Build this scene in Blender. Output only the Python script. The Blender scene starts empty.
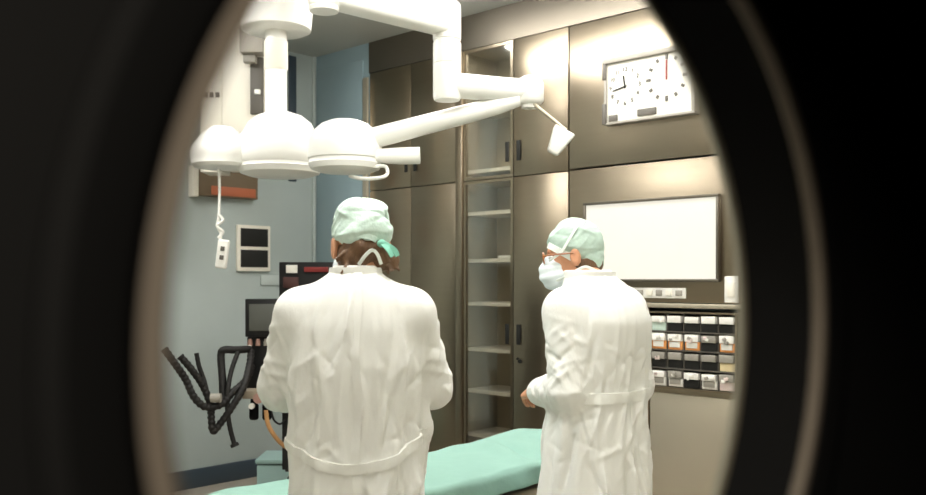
import bpy, bmesh, math, random
import numpy as np
from mathutils import Vector, Matrix
random.seed(7)
S = bpy.context.scene
COL = S.collection
PI = math.pi

# ------------------------------------------------------------------ camera, world, exposure
CAM = Vector((5.776, -4.459, 1.48))
YAW = math.radians(43)
RT = Vector((math.cos(YAW), math.sin(YAW), 0))
FW = Vector((-math.sin(YAW), math.cos(YAW), 0))
cd = bpy.data.cameras.new('camera'); cam = bpy.data.objects.new('camera', cd); COL.objects.link(cam)
cam.location = CAM; cam.rotation_euler = (PI/2, 0, YAW)
cd.sensor_width = 36; cd.lens = 36*900/926; cd.shift_y = 32.5/926; cd.clip_start = 0.02
cd.dof.use_dof = True; cd.dof.focus_distance = 3.3; cd.dof.aperture_fstop = 4.0
S.camera = cam
w = bpy.data.worlds.new('world'); S.world = w; w.use_nodes = True
w.node_tree.nodes['Background'].inputs[0].default_value = (0.9, 0.95, 1, 1)
w.node_tree.nodes['Background'].inputs[1].default_value = 0.0
S.view_settings.view_transform = 'Standard'; S.view_settings.look = 'None'
S.view_settings.gamma = 1; S.view_settings.exposure = 0.36
LAMP_STRENGTH = 17.0
LAMP_COLOR = (1.0, 0.98, 0.94)
ld = bpy.data.lights.new('gasket_fill_spot', 'SPOT'); ld.shadow_soft_size = 0.06; ld.spot_size = math.radians(44); ld.spot_blend = 0.6; ld.energy = 32; ld.color = (1.0, 0.9, 0.75)  # added spot without a fixture, brightens the left edge of the porthole gasket
lo_ = bpy.data.objects.new('gasket_fill_spot', ld); COL.objects.link(lo_); lo_.location = (5.85, -4.88, 1.75)
lo_.rotation_euler = (Vector((5.545, -4.345, 1.42))-Vector(lo_.location)).to_track_quat('-Z', 'Y').to_euler()

def pt(px, py, d):                       # a point seen in the photograph, d metres in front of the lens
    return CAM + FW*d + RT*((px-463)/900*d) + Vector((0, 0, -(py-280)/900*d))

# ------------------------------------------------------------------ materials
def mat(name, col, rough=0.5, metal=0.0, var=0.06, scale=6, bump=0.0, bscale=40, stretch=(1, 1, 1), emit=None, spec=0.5, coat=0):
    m = bpy.data.materials.new(name); m.use_nodes = True
    nt = m.node_tree; b = nt.nodes['Principled BSDF']
    b.inputs['Roughness'].default_value = rough; b.inputs['Metallic'].default_value = metal
    b.inputs['Specular IOR Level'].default_value = spec
    b.inputs['Coat Weight'].default_value = coat
    tc = nt.nodes.new('ShaderNodeTexCoord'); mp = nt.nodes.new('ShaderNodeMapping')
    mp.inputs['Scale'].default_value = stretch
    nt.links.new(tc.outputs['Object'], mp.inputs['Vector'])
    nz = nt.nodes.new('ShaderNodeTexNoise'); nz.inputs['Scale'].default_value = scale; nz.inputs['Detail'].default_value = 4
    nt.links.new(mp.outputs[0], nz.inputs['Vector'])
    mx = nt.nodes.new('ShaderNodeMix'); mx.data_type = 'RGBA'
    mx.inputs[6].default_value = (*[max(0, c*(1-var)) for c in col], 1)
    mx.inputs[7].default_value = (*[min(1, c*(1+var)) for c in col], 1)
    nt.links.new(nz.outputs['Fac'], mx.inputs[0]); nt.links.new(mx.outputs[2], b.inputs['Base Color'])
    if bump:
        n2 = nt.nodes.new('ShaderNodeTexNoise'); n2.inputs['Scale'].default_value = bscale; n2.inputs['Detail'].default_value = 3
        nt.links.new(mp.outputs[0], n2.inputs['Vector'])
        bp = nt.nodes.new('ShaderNodeBump'); bp.inputs['Strength'].default_value = 1; bp.inputs['Distance'].default_value = bump
        nt.links.new(n2.outputs['Fac'], bp.inputs['Height']); nt.links.new(bp.outputs[0], b.inputs['Normal'])
    if emit:
        b.inputs['Emission Color'].default_value = (*emit[0], 1); b.inputs['Emission Strength'].default_value = emit[1]
    return m

def glass_mat(name, refl=0.12, tint=(0.85, 0.9, 0.88)):
    m = bpy.data.materials.new(name); m.use_nodes = True
    nt = m.node_tree; nt.nodes.remove(nt.nodes['Principled BSDF'])
    t = nt.nodes.new('ShaderNodeBsdfTransparent'); t.inputs[0].default_value = (*tint, 1)
    g = nt.nodes.new('ShaderNodeBsdfGlossy'); g.inputs['Roughness'].default_value = 0.08
    lw = nt.nodes.new('ShaderNodeFresnel'); lw.inputs['IOR'].default_value = 1.5
    ad = nt.nodes.new('ShaderNodeMath'); ad.operation = 'ADD'; ad.inputs[1].default_value = refl*10; ad.use_clamp = True
    nt.links.new(lw.outputs[0], ad.inputs[0]); ad.operation = 'MULTIPLY'
    mx = nt.nodes.new('ShaderNodeMixShader')
    nt.links.new(ad.outputs[0], mx.inputs[0]); nt.links.new(t.outputs[0], mx.inputs[1]); nt.links.new(g.outputs[0], mx.inputs[2])
    nt.links.new(mx.outputs[0], nt.nodes['Material Output'].inputs[0])
    return m

M = {}
M['wall'] = mat('blue_grey_wall', (0.40, 0.455, 0.44), 0.4, var=0.04)
M['wall_seam'] = mat('wall_seam', (0.46, 0.52, 0.50), 0.4)
M['blue_panel'] = mat('blue_panel', (0.28, 0.38, 0.42), 0.3, var=0.04)
M['wall_light'] = mat('cream_wall', (0.68, 0.66, 0.58), 0.5, var=0.03)
M['skirting'] = mat('slate_skirting', (0.045, 0.065, 0.085), 0.4)
M['floor'] = mat('beige_vinyl_floor', (0.40, 0.36, 0.30), 0.35, var=0.06, scale=30)
M['ceiling'] = mat('ceiling_paint', (0.42, 0.43, 0.40), 0.6, var=0.03)
M['steel'] = mat('brushed_steel', (0.34, 0.285, 0.21), 0.29, 1.0, var=0.05, scale=3, bump=0.0004, bscale=30, stretch=(1, 1, 12))
M['steel_dark'] = mat('dark_steel_trim', (0.17, 0.15, 0.12), 0.4, 0.9, var=0.05)  # dark steel of the fascia, plinths and viewer frame
M['steel_light'] = mat('satin_steel', (0.50, 0.45, 0.35), 0.36, 0.6, var=0.04)
M['chrome'] = mat('chrome', (0.8, 0.78, 0.75), 0.12, 1.0, var=0.02)
M['cab_in'] = mat('cabinet_interior', (0.40, 0.34, 0.25), 0.5, 0.0)
M['shelf'] = mat('pale_shelf', (0.75, 0.70, 0.60), 0.35)
M['white'] = mat('white_enamel', (0.86, 0.85, 0.80), 0.3, var=0.02)
M['white_warm'] = mat('cream_enamel', (0.80, 0.76, 0.66), 0.35, var=0.03)
M['grey_pl'] = mat('grey_plastic', (0.42, 0.39, 0.34), 0.45)
M['black'] = mat('black_plastic', (0.011, 0.011, 0.011), 0.45, spec=0.25)
M['rubber'] = mat('black_rubber', (0.004, 0.004, 0.004), 0.85, spec=0.05)
M['hose'] = mat('black_hose', (0.010, 0.009, 0.008), 0.55, spec=0.3)
M['door'] = mat('dark_door_leaf', (0.004, 0.004, 0.004), 0.8, spec=0.1)
M['rim'] = mat('dull_rim', (0.30, 0.27, 0.20), 0.45, 0.8)
M['lip'] = mat('tan_gasket', (0.095, 0.079, 0.062), 0.7, spec=0.2)
M['screen'] = mat('dark_screen', (0.085, 0.09, 0.08), 0.25)
M['tan'] = mat('tan_shelf', (0.36, 0.30, 0.22), 0.5)
M['brown'] = mat('brown_box', (0.16, 0.115, 0.07), 0.5)
M['orange'] = mat('orange_red', (0.45, 0.13, 0.06), 0.5)
M['orange2'] = mat('orange_card', (0.80, 0.33, 0.10), 0.5)
M['amber_hose'] = mat('amber_hose', (0.50, 0.27, 0.11), 0.4)
M['maroon'] = mat('maroon', (0.055, 0.016, 0.013), 0.5)
M['pink'] = mat('pink_knob', (0.35, 0.2, 0.16), 0.5)
M['teal_box'] = mat('pale_teal_enamel', (0.42, 0.62, 0.60), 0.35)
M['teal_dark'] = mat('slate_teal', (0.10, 0.17, 0.17), 0.5)
M['gown'] = mat('white_gown_cloth', (0.83, 0.83, 0.79), 0.85, var=0.015, bump=0.0018, bscale=55, stretch=(1, 1, 0.5), spec=0.1)
M['gown_seam'] = mat('gown_belt_cloth', (0.80, 0.80, 0.75), 0.85, bump=0.001, bscale=60, spec=0.1)
M['cap'] = mat('mint_cap_cloth', (0.60, 0.75, 0.67), 0.8, var=0.16, scale=30, bump=0.003, bscale=45, spec=0.15)
M['cap2'] = mat('pale_green_cap_cloth', (0.50, 0.64, 0.56), 0.8, var=0.22, scale=28, bump=0.003, bscale=45, spec=0.15)
M['tie'] = mat('teal_tie', (0.22, 0.55, 0.42), 0.8)
M['band'] = mat('white_cap_band', (0.80, 0.85, 0.80), 0.8, var=0.03, bump=0.002, bscale=50, spec=0.1)
M['mask'] = mat('mask_cloth', (0.78, 0.85, 0.88), 0.8, bump=0.001, bscale=80, spec=0.1)
M['skin'] = mat('skin', (0.62, 0.30, 0.17), 0.5, var=0.08, scale=30)
M['hair'] = mat('brown_hair', (0.13, 0.065, 0.028), 0.5, var=0.45, scale=60, bump=0.004, bscale=120, stretch=(1, 1, 0.3))
M['glasses'] = mat('amber_frame', (0.35, 0.13, 0.04), 0.3)
M['eye'] = mat('eye', (0.6, 0.58, 0.55), 0.2)
M['trouser'] = mat('green_scrub_cloth', (0.20, 0.42, 0.35), 0.8)
M['clog'] = mat('white_clog', (0.75, 0.75, 0.72), 0.5)
M['drape'] = mat('mint_drape_cloth', (0.27, 0.45, 0.385), 0.8, var=0.05, scale=8, bump=0.004, bscale=18, spec=0.15)
M['pad'] = mat('black_pad', (0.03, 0.03, 0.03), 0.5)
M['navy'] = mat('navy', (0.05, 0.07, 0.11), 0.5)
M['viewer'] = mat('lit_viewer', (0.35, 0.34, 0.31), 0.3, emit=((1.0, 0.95, 0.83), 0.47))
M['lampglow'] = mat('lamp_diffuser', (0.9, 0.9, 0.9), 0.5, emit=(LAMP_COLOR, LAMP_STRENGTH))
M['dial'] = mat('clock_face', (0.62, 0.60, 0.53), 0.4, var=0.01)
M['ink'] = mat('dark_ink', (0.02, 0.02, 0.018), 0.6, spec=0.15)
M['red'] = mat('red_hand', (0.22, 0.02, 0.018), 0.5)
M['dgrey'] = mat('dark_grey', (0.10, 0.09, 0.075), 0.5)
M['mgrey'] = mat('mid_grey', (0.30, 0.28, 0.24), 0.5)
M['cardw'] = mat('white_card', (0.80, 0.78, 0.72), 0.5, var=0.03)
M['cardm'] = mat('mint_card', (0.55, 0.68, 0.60), 0.5)
M['cardy'] = mat('cream_card', (0.75, 0.62, 0.36), 0.5)
M['cardp'] = mat('pinkish_card', (0.70, 0.58, 0.54), 0.5)
M['glass'] = glass_mat('cabinet_glass', 0.05, (0.93, 0.93, 0.9))

# ------------------------------------------------------------------ mesh helpers
class MB:
    def __init__(s): s.bm = bmesh.new()
    def box(s, lo, hi, bev=0.0, seg=2):
        t = bmesh.new(); bmesh.ops.create_cube(t, size=1)
        lo = Vector(lo); hi = Vector(hi)
        lo, hi = Vector(map(min, lo, hi)), Vector(map(max, lo, hi))
        for v in t.verts: v.co = Vector([(lo[i]+hi[i])/2 + v.co[i]*(hi[i]-lo[i]) for i in range(3)])
        if bev: bmesh.ops.bevel(t, geom=t.edges[:], offset=bev, segments=seg, affect='EDGES', profile=0.5)
        return s._merge(t)
    def obox(s, c, sz, mtx, bev=0.0, seg=2):          # oriented box
        t = bmesh.new(); bmesh.ops.create_cube(t, size=1)
        for v in t.verts: v.co = Vector([v.co[i]*sz[i] for i in range(3)])
        if bev: bmesh.ops.bevel(t, geom=t.edges[:], offset=bev, segments=seg, affect='EDGES', profile=0.5)
        for v in t.verts: v.co = Vector(c) + mtx @ v.co
        return s._merge(t)
    def _merge(s, t):
        mp = {v: s.bm.verts.new(v.co) for v in t.verts}
        for f in t.faces: s.bm.faces.new([mp[v] for v in f.verts])
        t.free(); return s
    def tube(s, pts, r, n=14, cap=True, closed=False):
        pts = [Vector(p) for p in pts]; N = len(pts)
        rs = r if isinstance(r, (list, tuple)) else [r]*N
        tang = []
        for i in range(N):
            a = pts[(i-1) % N] if closed else pts[max(0, i-1)]
            b = pts[(i+1) % N] if closed else pts[min(N-1, i+1)]
            tang.append((b-a).normalized())
        up = Vector((0, 0, 1)) if abs(tang[0].z) < 0.9 else Vector((1, 0, 0))
        x = tang[0].cross(up).normalized(); rings = []
        for i in range(N):
            x = (x - tang[i]*x.dot(tang[i])).normalized(); y = tang[i].cross(x)
            rings.append([s.bm.verts.new(pts[i] + x*rs[i]*math.cos(2*PI*k/n) + y*rs[i]*math.sin(2*PI*k/n)) for k in range(n)])
        for i in range(N if closed else N-1):
            A, B = rings[i], rings[(i+1) % N]
            for k in range(n): s.bm.faces.new((A[k], A[(k+1) % n], B[(k+1) % n], B[k]))
        if cap and not closed:
            s.bm.faces.new(rings[0][::-1]); s.bm.faces.new(rings[-1])
        return s
    def lathe(s, c, prof, n=40, axis=None):            # prof [(r,z)], around axis through c
        c = Vector(c); q = Vector((0, 0, 1)).rotation_difference(Vector(axis)).to_matrix() if axis is not None else Matrix.Identity(3)
        rings = []
        for r, z in prof:
            if r < 1e-6: rings.append([s.bm.verts.new(c + q @ Vector((0, 0, z)))])
            else: rings.append([s.bm.verts.new(c + q @ Vector((r*math.cos(2*PI*k/n), r*math.sin(2*PI*k/n), z))) for k in range(n)])
        for A, B in zip(rings, rings[1:]):
            for k in range(n):
                a = A[k % len(A)], A[(k+1) % n % len(A)]; b = B[k % len(B)], B[(k+1) % n % len(B)]
                vs = []
                for v in (a[0], a[1], b[1], b[0]):
                    if v not in vs: vs.append(v)
                if len(vs) > 2: s.bm.faces.new(vs)
        return s
    def build(s, name, m, parent=None, smooth=True, world=True, angle=40):
        bm = s.bm; bmesh.ops.recalc_face_normals(bm, faces=bm.faces[:])
        me = bpy.data.meshes.new(name)
        if parent is not None and world:
            base = Vector((0, 0, 0)); p = parent
            while p is not None: base += p.location; p = p.parent
            for v in bm.verts: v.co -= base
        if smooth:
            for f in bm.faces: f.smooth = True
            for e in bm.edges:
                if len(e.link_faces) == 2 and e.calc_face_angle(0) > math.radians(angle): e.smooth = False
        bm.to_mesh(me); bm.free(); me.materials.append(M[m] if isinstance(m, str) else m)
        o = bpy.data.objects.new(name, me); COL.objects.link(o)
        if parent is not None: o.parent = parent
        return o

def spline(pts, n=8):
    P = [Vector(p) for p in pts]; out = []
    for i in range(len(P)-1):
        p0 = P[max(0, i-1)]; p1 = P[i]; p2 = P[i+1]; p3 = P[min(len(P)-1, i+2)]
        for k in range(n):
            t = k/n
            out.append(0.5*((2*p1) + (p2-p0)*t + (2*p0-5*p1+4*p2-p3)*t*t + (3*p1-p0-3*p2+p3)*t**3))
    out.append(P[-1]); return out

def thing(name, label, cat, loc=(0, 0, 0), rotz=0, group=None):
    o = bpy.data.objects.new(name, None); COL.objects.link(o); o.empty_display_size = 0.1
    o.location = loc; o.rotation_euler = (0, 0, rotz); o['label'] = label; o['category'] = cat
    if group: o['group'] = group
    return o
def tag(o, label, cat, group=None):
    o['label'] = label; o['category'] = cat
    if group: o['group'] = group
    return o
def struct(o, label=None, cat=None):
    o['kind'] = 'structure'
    if label: o['label'] = label; o['category'] = cat
    return o

# ------------------------------------------------------------------ room shell
CEIL = 3.26
struct(MB().box((-0.1, -5.6, -0.1), (7.3, 0.7, 0)).build('floor', 'floor'), 'beige vinyl floor running under the draped table', 'floor')
struct(MB().box((-0.1, -5.6, CEIL), (7.3, 0.7, CEIL+0.1)).build('ceiling', 'ceiling'), 'plain grey ceiling above the white lamp boom', 'ceiling')
struct(MB().box((-0.1, -5.5, 0), (0, 0, CEIL)).build('wall_left', 'wall'), 'blue-grey wall behind the black hoses and hanging handset', 'wall')
wb = MB(); wb.box((-0.1, 0, 0), (0.655, 0.66, CEIL)); wb.box((0.655, 0.56, 0), (6.1, 0.66, CEIL))
struct(wb.build('wall_back', 'blue_panel'), 'darker blue wall strip between room corner and steel cabinets', 'wall')
struct(MB().box((-0.1, -5.6, 0), (5.7, -5.5, CEIL)).build('wall_front', 'wall_light'), 'cream wall on the near side of the room', 'wall')
struct(MB().box((0, -5.5, 0), (0.022, 0, 0.135), 0.006).build('baseboard_left', 'skirting'), 'dark slate skirting along the blue-grey wall', 'baseboard')
struct(MB().box((0.022, -0.022, 0), (0.655, 0, 0.135), 0.006).build('baseboard_back', 'skirting'), 'dark slate skirting under the blue wall strip', 'baseboard')
# flush panel and corner strips on the wall beside the cabinets
t = MB(); t.box((0.03, -0.012, 0.15), (0.595, 0, 3.14), 0.004); struct(t.build('trim_1', 'blue_panel'), 'pale blue flush panel beside the steel cabinets', 'wall panel')
struct(MB().box((0, -0.26, 2.25), (0.012, -0.19, CEIL-0.03), 0.003).build('trim_2', 'skirting'), 'dark vertical strip near the room corner', 'trim')
struct(MB().box((0, -0.035, 0.14), (0.02, 0, CEIL), 0.004).build('trim_3', 'wall_seam'), 'pale seam strip in the corner of the blue room', 'trim')
struct(MB().box((0.60, -0.02, 0.14), (0.655, 0, 3.0), 0.004).build('trim_4', 'steel_light'), 'satin steel end strip at the cabinet edge', 'trim')
# dark fascia above the cabinets
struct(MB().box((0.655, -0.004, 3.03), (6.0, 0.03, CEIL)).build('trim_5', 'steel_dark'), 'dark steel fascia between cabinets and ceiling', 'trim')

# porthole door and the wall it hangs in (angled a little to the room)
DC = Vector((5.557, -4.136, 1.455)); DT = Vector((0.0698, 0.9976, 0)); DN = Vector((-0.9976, 0.0698, 0))
DM = Matrix((DT, DN, Vector((0, 0, 1)))).transposed()      # local u, n, z
def dpt(u, n, z): return DC + DT*u + DN*n + Vector((0, 0, z))
TH = 0.055; RH = 0.207
wr = MB()
for u0, u1, z0, z1 in ((-1.45, -0.66, 0, CEIL), (0.66, 4.1, 0, CEIL), (-0.66, 0.66, 2.12, CEIL)):
    wr.obox(dpt((u0+u1)/2, 0.06, (z0+z1)/2-DC.z), (u1-u0, 0.16, z1-z0), DM)
struct(wr.build('wall_right', 'wall_light'), 'wall with the doorway the picture is taken through', 'wall')
dm = MB(); n = 96; bm = dm.bm
def ring(r, nn): return [bm.verts.new(dpt(r*math.cos(2*PI*k/n), nn, r*math.sin(2*PI*k/n))) for k in range(n)]
def rect(nn):
    out = []
    for k in range(n):
        c, s_ = math.cos(2*PI*k/n), math.sin(2*PI*k/n)
        hu, hz = 0.655, (0.655 if s_ > 0 else 1.45)
        q = min(hu/abs(c) if abs(c) > 1e-6 else 9, hz/abs(s_) if abs(s_) > 1e-6 else 9)
        out.append(bm.verts.new(dpt(c*q, nn, s_*q)))
    return out
A, B, Cc, D = rect(0), ring(RH+0.024, 0), ring(RH+0.024, TH), rect(TH)
for P, Q in ((A, B), (B, Cc), (Cc, D), (D, A)):
    for k in range(n): bm.faces.new((P[k], P[(k+1) % n], Q[(k+1) % n], Q[k]))
door = struct(dm.build('door_1', 'door', smooth=False), 'dark door leaf with a round porthole framing the view', 'door')
door['label'] = 'dark door leaf with round porthole framing the whole view'
def annulus(name, prof, m, du=0.0, dz=0.0):
    a = MB(); rings = []
    for r, nn in prof: rings.append([a.bm.verts.new(dpt(r*math.cos(2*PI*k/128)+du, nn, r*math.sin(2*PI*k/128)+dz)) for k in range(128)])
    for i in range(len(rings)):
        P, Q = rings[i], rings[(i+1) % len(rings)]
        for k in range(128): a.bm.faces.new((P[k], P[(k+1) % 128], Q[(k+1) % 128], Q[k]))
    return a.build(name, m, door, angle=50)
annulus('rubber_sleeve', [(RH, 0.004), (RH+0.024, 0.004), (RH+0.024, TH-0.001), (RH, TH-0.001)], 'rubber')
annulus('porthole_gasket', [(RH+0.001, 0.008), (RH-0.006, 0.007), (RH-0.0085, 0.003), (RH-0.0075, -0.001), (RH-0.005, -0.002), (RH-0.001, -0.001), (RH+0.002, 0.002)], 'lip', 0.004, 0.004)
annulus('rubber_bead', [(RH+0.0015, 0.006), (RH+0.0005, 0.001), (RH+0.001, -0.0025), (RH+0.004, -0.0035), (RH+0.02, -0.004), (RH+0.024, 0.001)], 'rubber', 0.001, 0.002)
annulus('inner_lip', [(RH-0.003, TH-0.004), (RH+0.004, TH-0.008), (RH+0.02, TH+0.001), (RH+0.02, TH+0.004), (RH+0.004, TH+0.004)], 'rim')

# ------------------------------------------------------------------ ceiling luminaires
def luminaire(x0, x1, y0, y1, label):
    r = thing('ceiling_light', label, 'ceiling light', ((x0+x1)/2, (y0+y1)/2, CEIL), 0, 'recessed ceiling luminaires')
    f = MB(); z = CEIL-0.02
    f.box((x0-0.03, y0-0.03, z), (x1+0.03, y0, CEIL)); f.box((x0-0.03, y1, z), (x1+0.03, y1+0.03, CEIL))
    f.box((x0-0.03, y0, z), (x0, y1, CEIL)); f.box((x1, y0, z), (x1+0.03, y1, CEIL))
    f.build('frame', 'white', r)
    MB().box((x0, y0, CEIL-0.085), (x1, y1, CEIL-0.002), 0.02).build('diffuser', 'lampglow', r)
luminaire(1.5, 3.3, -0.85, -0.55, 'ceiling luminaire nearest the steel cabinets')
luminaire(0.7, 1.9, -2.7, -2.3, 'ceiling luminaire above the anaesthesia machine')
luminaire(3.2, 4.6, -3.2, -2.7, 'ceiling luminaire above the draped table')
luminaire(4.2, 4.9, -4.5, -4.25, 'ceiling luminaire just inside the porthole door')
luminaire(3.6, 4.8, -1.5, -1.1, 'ceiling luminaire above the capped man beside the viewer')

# ------------------------------------------------------------------ steel cabinets along the back wall
SEAM = 2.145
def slot_handle(x, z, parent, h=0.13, y=-0.004):
    MB().box((x-0.016, y-0.004, z-h/2), (x+0.016, y+0.002, z+h/2), 0.003).build('handle', 'ink', parent)
def cabinet(x0, x1, z0, z1, name, label, left_glass, right_glass, shelves, hz, lock=False):
    r = thing(name, label, 'cabinet', ((x0+x1)/2, 0.25, z0), 0, 'steel wall cabinets')
    c = MB(); w_ = 0.018
    c.box((x0+0.002, 0.02, z0+0.002), (x0+w_, 0.5, z1-0.002)); c.box((x1-w_, 0.02, z0+0.002), (x1-0.002, 0.5, z1-0.002))
    c.box((x0+w_, 0.02, z0+0.002), (x1-w_, 0.5, z0+w_)); c.box((x0+w_, 0.02, z1-w_), (x1-w_, 0.5, z1-0.002)); c.box((x0+w_, 0.33, z0+w_), (x1-w_, 0.345, z1-w_))
    c.build('carcass', 'cab_in', r)
    for z in shelves:
        MB().box((x0+w_, 0.022, z-0.014), (x1-w_, 0.325, z+0.010)).build('shelf', 'shelf', r)
    xm = (x0+x1)/2
    for a, b, gl, side in ((x0+0.003, xm-0.002, left_glass, 1), (xm+0.002, x1-0.003, right_glass, -1)):
        if gl:
            d = MB(); q = 0.022
            d.box((a, 0, z0+0.003), (a+q, 0.018, z1-0.003)); d.box((b-q, 0, z0+0.003), (b, 0.018, z1-0.003))
            d.box((a+q, 0, z0+0.003), (b-q, 0.018, z0+q)); d.box((a+q, 0, z1-q), (b-q, 0.018, z1-0.003))
            dd = d.build('door', 'steel', r)
            MB().box((a+q, 0.006, z0+q), (b-q, 0.011, z1-q)).build('pane', 'glass', dd)
        else:
            dd = MB().box((a, 0, z0+0.003), (b, 0.018, z1-0.003), 0.002).build('door', 'steel', r)
        if hz:
            hx = b-0.045 if side > 0 else a+0.045
            slot_handle(hx, hz, dd)
            if lock and side < 0:
                MB().lathe((hx+0.012, 0.0, hz-0.17), [(0, -0.012), (0.012, -0.012), (0.013, 0), (0, 0)], 14, (0, 1, 0)).build('lock', 'ink', dd)
                MB().lathe((hx-0.008, 0.0, hz-0.155), [(0, -0.01), (0.007, -0.01), (0.008, 0), (0, 0)], 12, (0, 1, 0)).build('lock', 'ink', dd)
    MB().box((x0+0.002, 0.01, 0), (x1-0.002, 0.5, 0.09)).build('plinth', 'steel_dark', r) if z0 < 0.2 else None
    return r
cabinet(0.66, 1.555, 0.09, SEAM, 'tall_cabinet', 'plain tall steel cabinet behind the person seen from the back', False, False, (0.8, 1.5), 1.15)
cabinet(0.66, 1.555, SEAM, 3.03, 'wall_cabinet', 'upper steel cabinet behind the sloping white lamp arm', False, False, (2.6,), 2.32)
cabinet(1.62, 2.50, 0.09, SEAM, 'tall_cabinet', 'tall steel cabinet with glass door showing pale shelves', True, False, (0.44, 0.735, 1.015, 1.322, 1.612, 1.928), 1.13, True)
cabinet(1.62, 2.50, SEAM, 3.03, 'wall_cabinet', 'upper steel cabinet with dark slot handles above the glass shelves', True, False, (2.21, 2.62), 2.31)
struct(MB().box((1.557, -0.012, 0), (1.618, 0.1, 3.03), 0.004).build('trim_6', 'steel'), 'vertical steel post between the two tall cabinets', 'trim')
tag(MB().box((1.90, 0.03, 1.623), (2.01, 0.14, 1.640), 0.004).build('instrument_tray', 'cardw'), 'small white tray lying on the middle pale shelf behind glass', 'tray')

# steel wall panels to the right of the cabinets
XR = 4.6
struct(MB().box((2.506, 0, SEAM+0.012), (XR, 0.03, 3.026), 0.002).build('trim_7', 'steel'), 'brushed steel wall panel carrying the clock', 'wall panel')
pn = MB(); RX0, RX1, RZ0, RZ1 = 3.065, 3.60, 0.875, 1.305
pn.box((2.506, 0, 1.355), (XR, 0.03, SEAM), 0.002)
pn.box((2.506, 0, 0.09), (RX0-0.002, 0.03, 1.352), 0.002)
pn.box((RX1+0.002, 0, 0.09), (XR, 0.03, 1.352), 0.002)
struct(pn.build('trim_8', 'steel'), 'brushed steel wall panelling around the lit film viewer', 'wall panel')
struct(MB().box((2.7, -0.022, 1.325), (XR, -0.001, 1.35), 0.004).build('trim_9', 'steel_light'), 'narrow steel ledge above the rack of small boxes', 'trim')
sc = thing('supply_cabinet', 'low steel cabinet under the rack of small boxes', 'cabinet', (3.33, 0.2, 0.0))
MB().box((RX0, 0.02, 0.09), (RX1, 0.5, RZ0-0.004)).build('carcass', 'cab_in', sc)
MB().box((RX0+0.004, -0.001, 0.10), (RX1-0.004, 0.02, RZ0-0.03), 0.003).build('door', 'steel_light', sc)
MB().box((RX0, 0.04, 0.0), (RX1, 0.5, 0.09)).build('plinth', 'steel_dark', sc)

# film viewer, lit
fv = thing('film_viewer', 'large lit white film viewer on steel wall behind the masked man', 'light box', (3.05, 0, 1.49))
f = MB(); x0, x1, z0, z1 = 2.645, 3.49, 1.485, 1.925; e = 0.016
f.box((x0-e, -0.035, z1), (x1+e, -0.001, z1+e), 0.003); f.box((x0-e, -0.035, z0-e), (x1+e, -0.001, z0), 0.003)
f.box((x0-e, -0.035, z0), (x0, -0.001, z1), 0.003); f.box((x1, -0.035, z0), (x1+e, -0.001, z1), 0.003)
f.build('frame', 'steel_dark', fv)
MB().box((x0, -0.022, z0), (x1, -0.001, z1)).build('screen', 'viewer', fv)
ss = thing('switch_strip', 'white strip of small switches under the lit film viewer', 'switch', (3.12, 0, 1.405))
MB().box((2.90, -0.012, 1.378), (3.30, -0.001, 1.436), 0.003).build('plate', 'cardw', ss)
for k in range(6):
    xk = 2.93 + k*0.062
    MB().box((xk, -0.02, 1.392), (xk+0.04, -0.010, 1.424), 0.003).build('switch', 'mgrey' if k % 2 else 'white_warm', ss)
ws = thing('wall_switch', 'pale grey wall switch beside the rack near the porthole edge', 'switch', (3.57, 0, 1.43))
MB().box((3.53, -0.016, 1.36), (3.61, -0.001, 1.50), 0.004).build('plate', 'cardw', ws)
MB().box((3.548, -0.022, 1.39), (3.592, -0.014, 1.47), 0.003).build('rocker', 'white_warm', ws)

# rack of small boxes: 5 columns, 4 rows
rk = thing('box_rack', 'open steel rack of small boxes in the wall below the viewer', 'rack', (3.33, 0.1, RZ0))
c = MB(); cw = (RX1-RX0-0.02)/5; rh = (RZ1-RZ0-0.02)/4
c.box((RX0, -0.012, RZ0), (RX0+0.01, 0.16, RZ1)); c.box((RX1-0.01, -0.012, RZ0), (RX1, 0.16, RZ1))
c.box((RX0+0.01, 0.15, RZ0), (RX1-0.01, 0.16, RZ1)); c.box((RX0+0.01, -0.012, RZ1-0.01), (RX1-0.01, 0.15, RZ1)); c.box((RX0+0.01, -0.02, RZ0), (RX1-0.01, 0.15, RZ0+0.01))
c.build('frame', 'steel', rk)
for j in range(1, 4):
    z = RZ0+0.01+j*rh; MB().box((RX0+0.01, -0.008, z-0.003), (RX1-0.01, 0.15, z+0.003)).build('shelf', 'dgrey', rk)
for i in range(1, 5):
    x = RX0+0.01+i*cw; MB().box((x-0.002, 0.0, RZ0+0.01), (x+0.002, 0.15, RZ1-0.01)).build('divider', 'dgrey', rk)
RN = ['top row', 'second row', 'third row', 'bottom row']; CN = ['first', 'second', 'third', 'fourth', 'last']
K = {'w': 'cardw', 'k': 'ink', 'm': 'cardm', 'o': 'orange2', 'g': 'mgrey', 'y': 'cardy', 'p': 'cardp', 'd': 'dgrey'}
W = {'w': 'white', 'k': 'black', 'm': 'mint', 'o': 'orange', 'g': 'grey', 'y': 'cream', 'p': 'pinkish', 'd': 'dark grey'}
cells = [['wm', 'wk', 'wk', 'wk', 'wk'], ['wo', 'wo', 'wo', 'gk', 'wo'], ['gk', 'gk', 'gk', 'gk', 'gy'], ['ww', 'gw', 'wk', 'ww', 'gp']]
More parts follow.
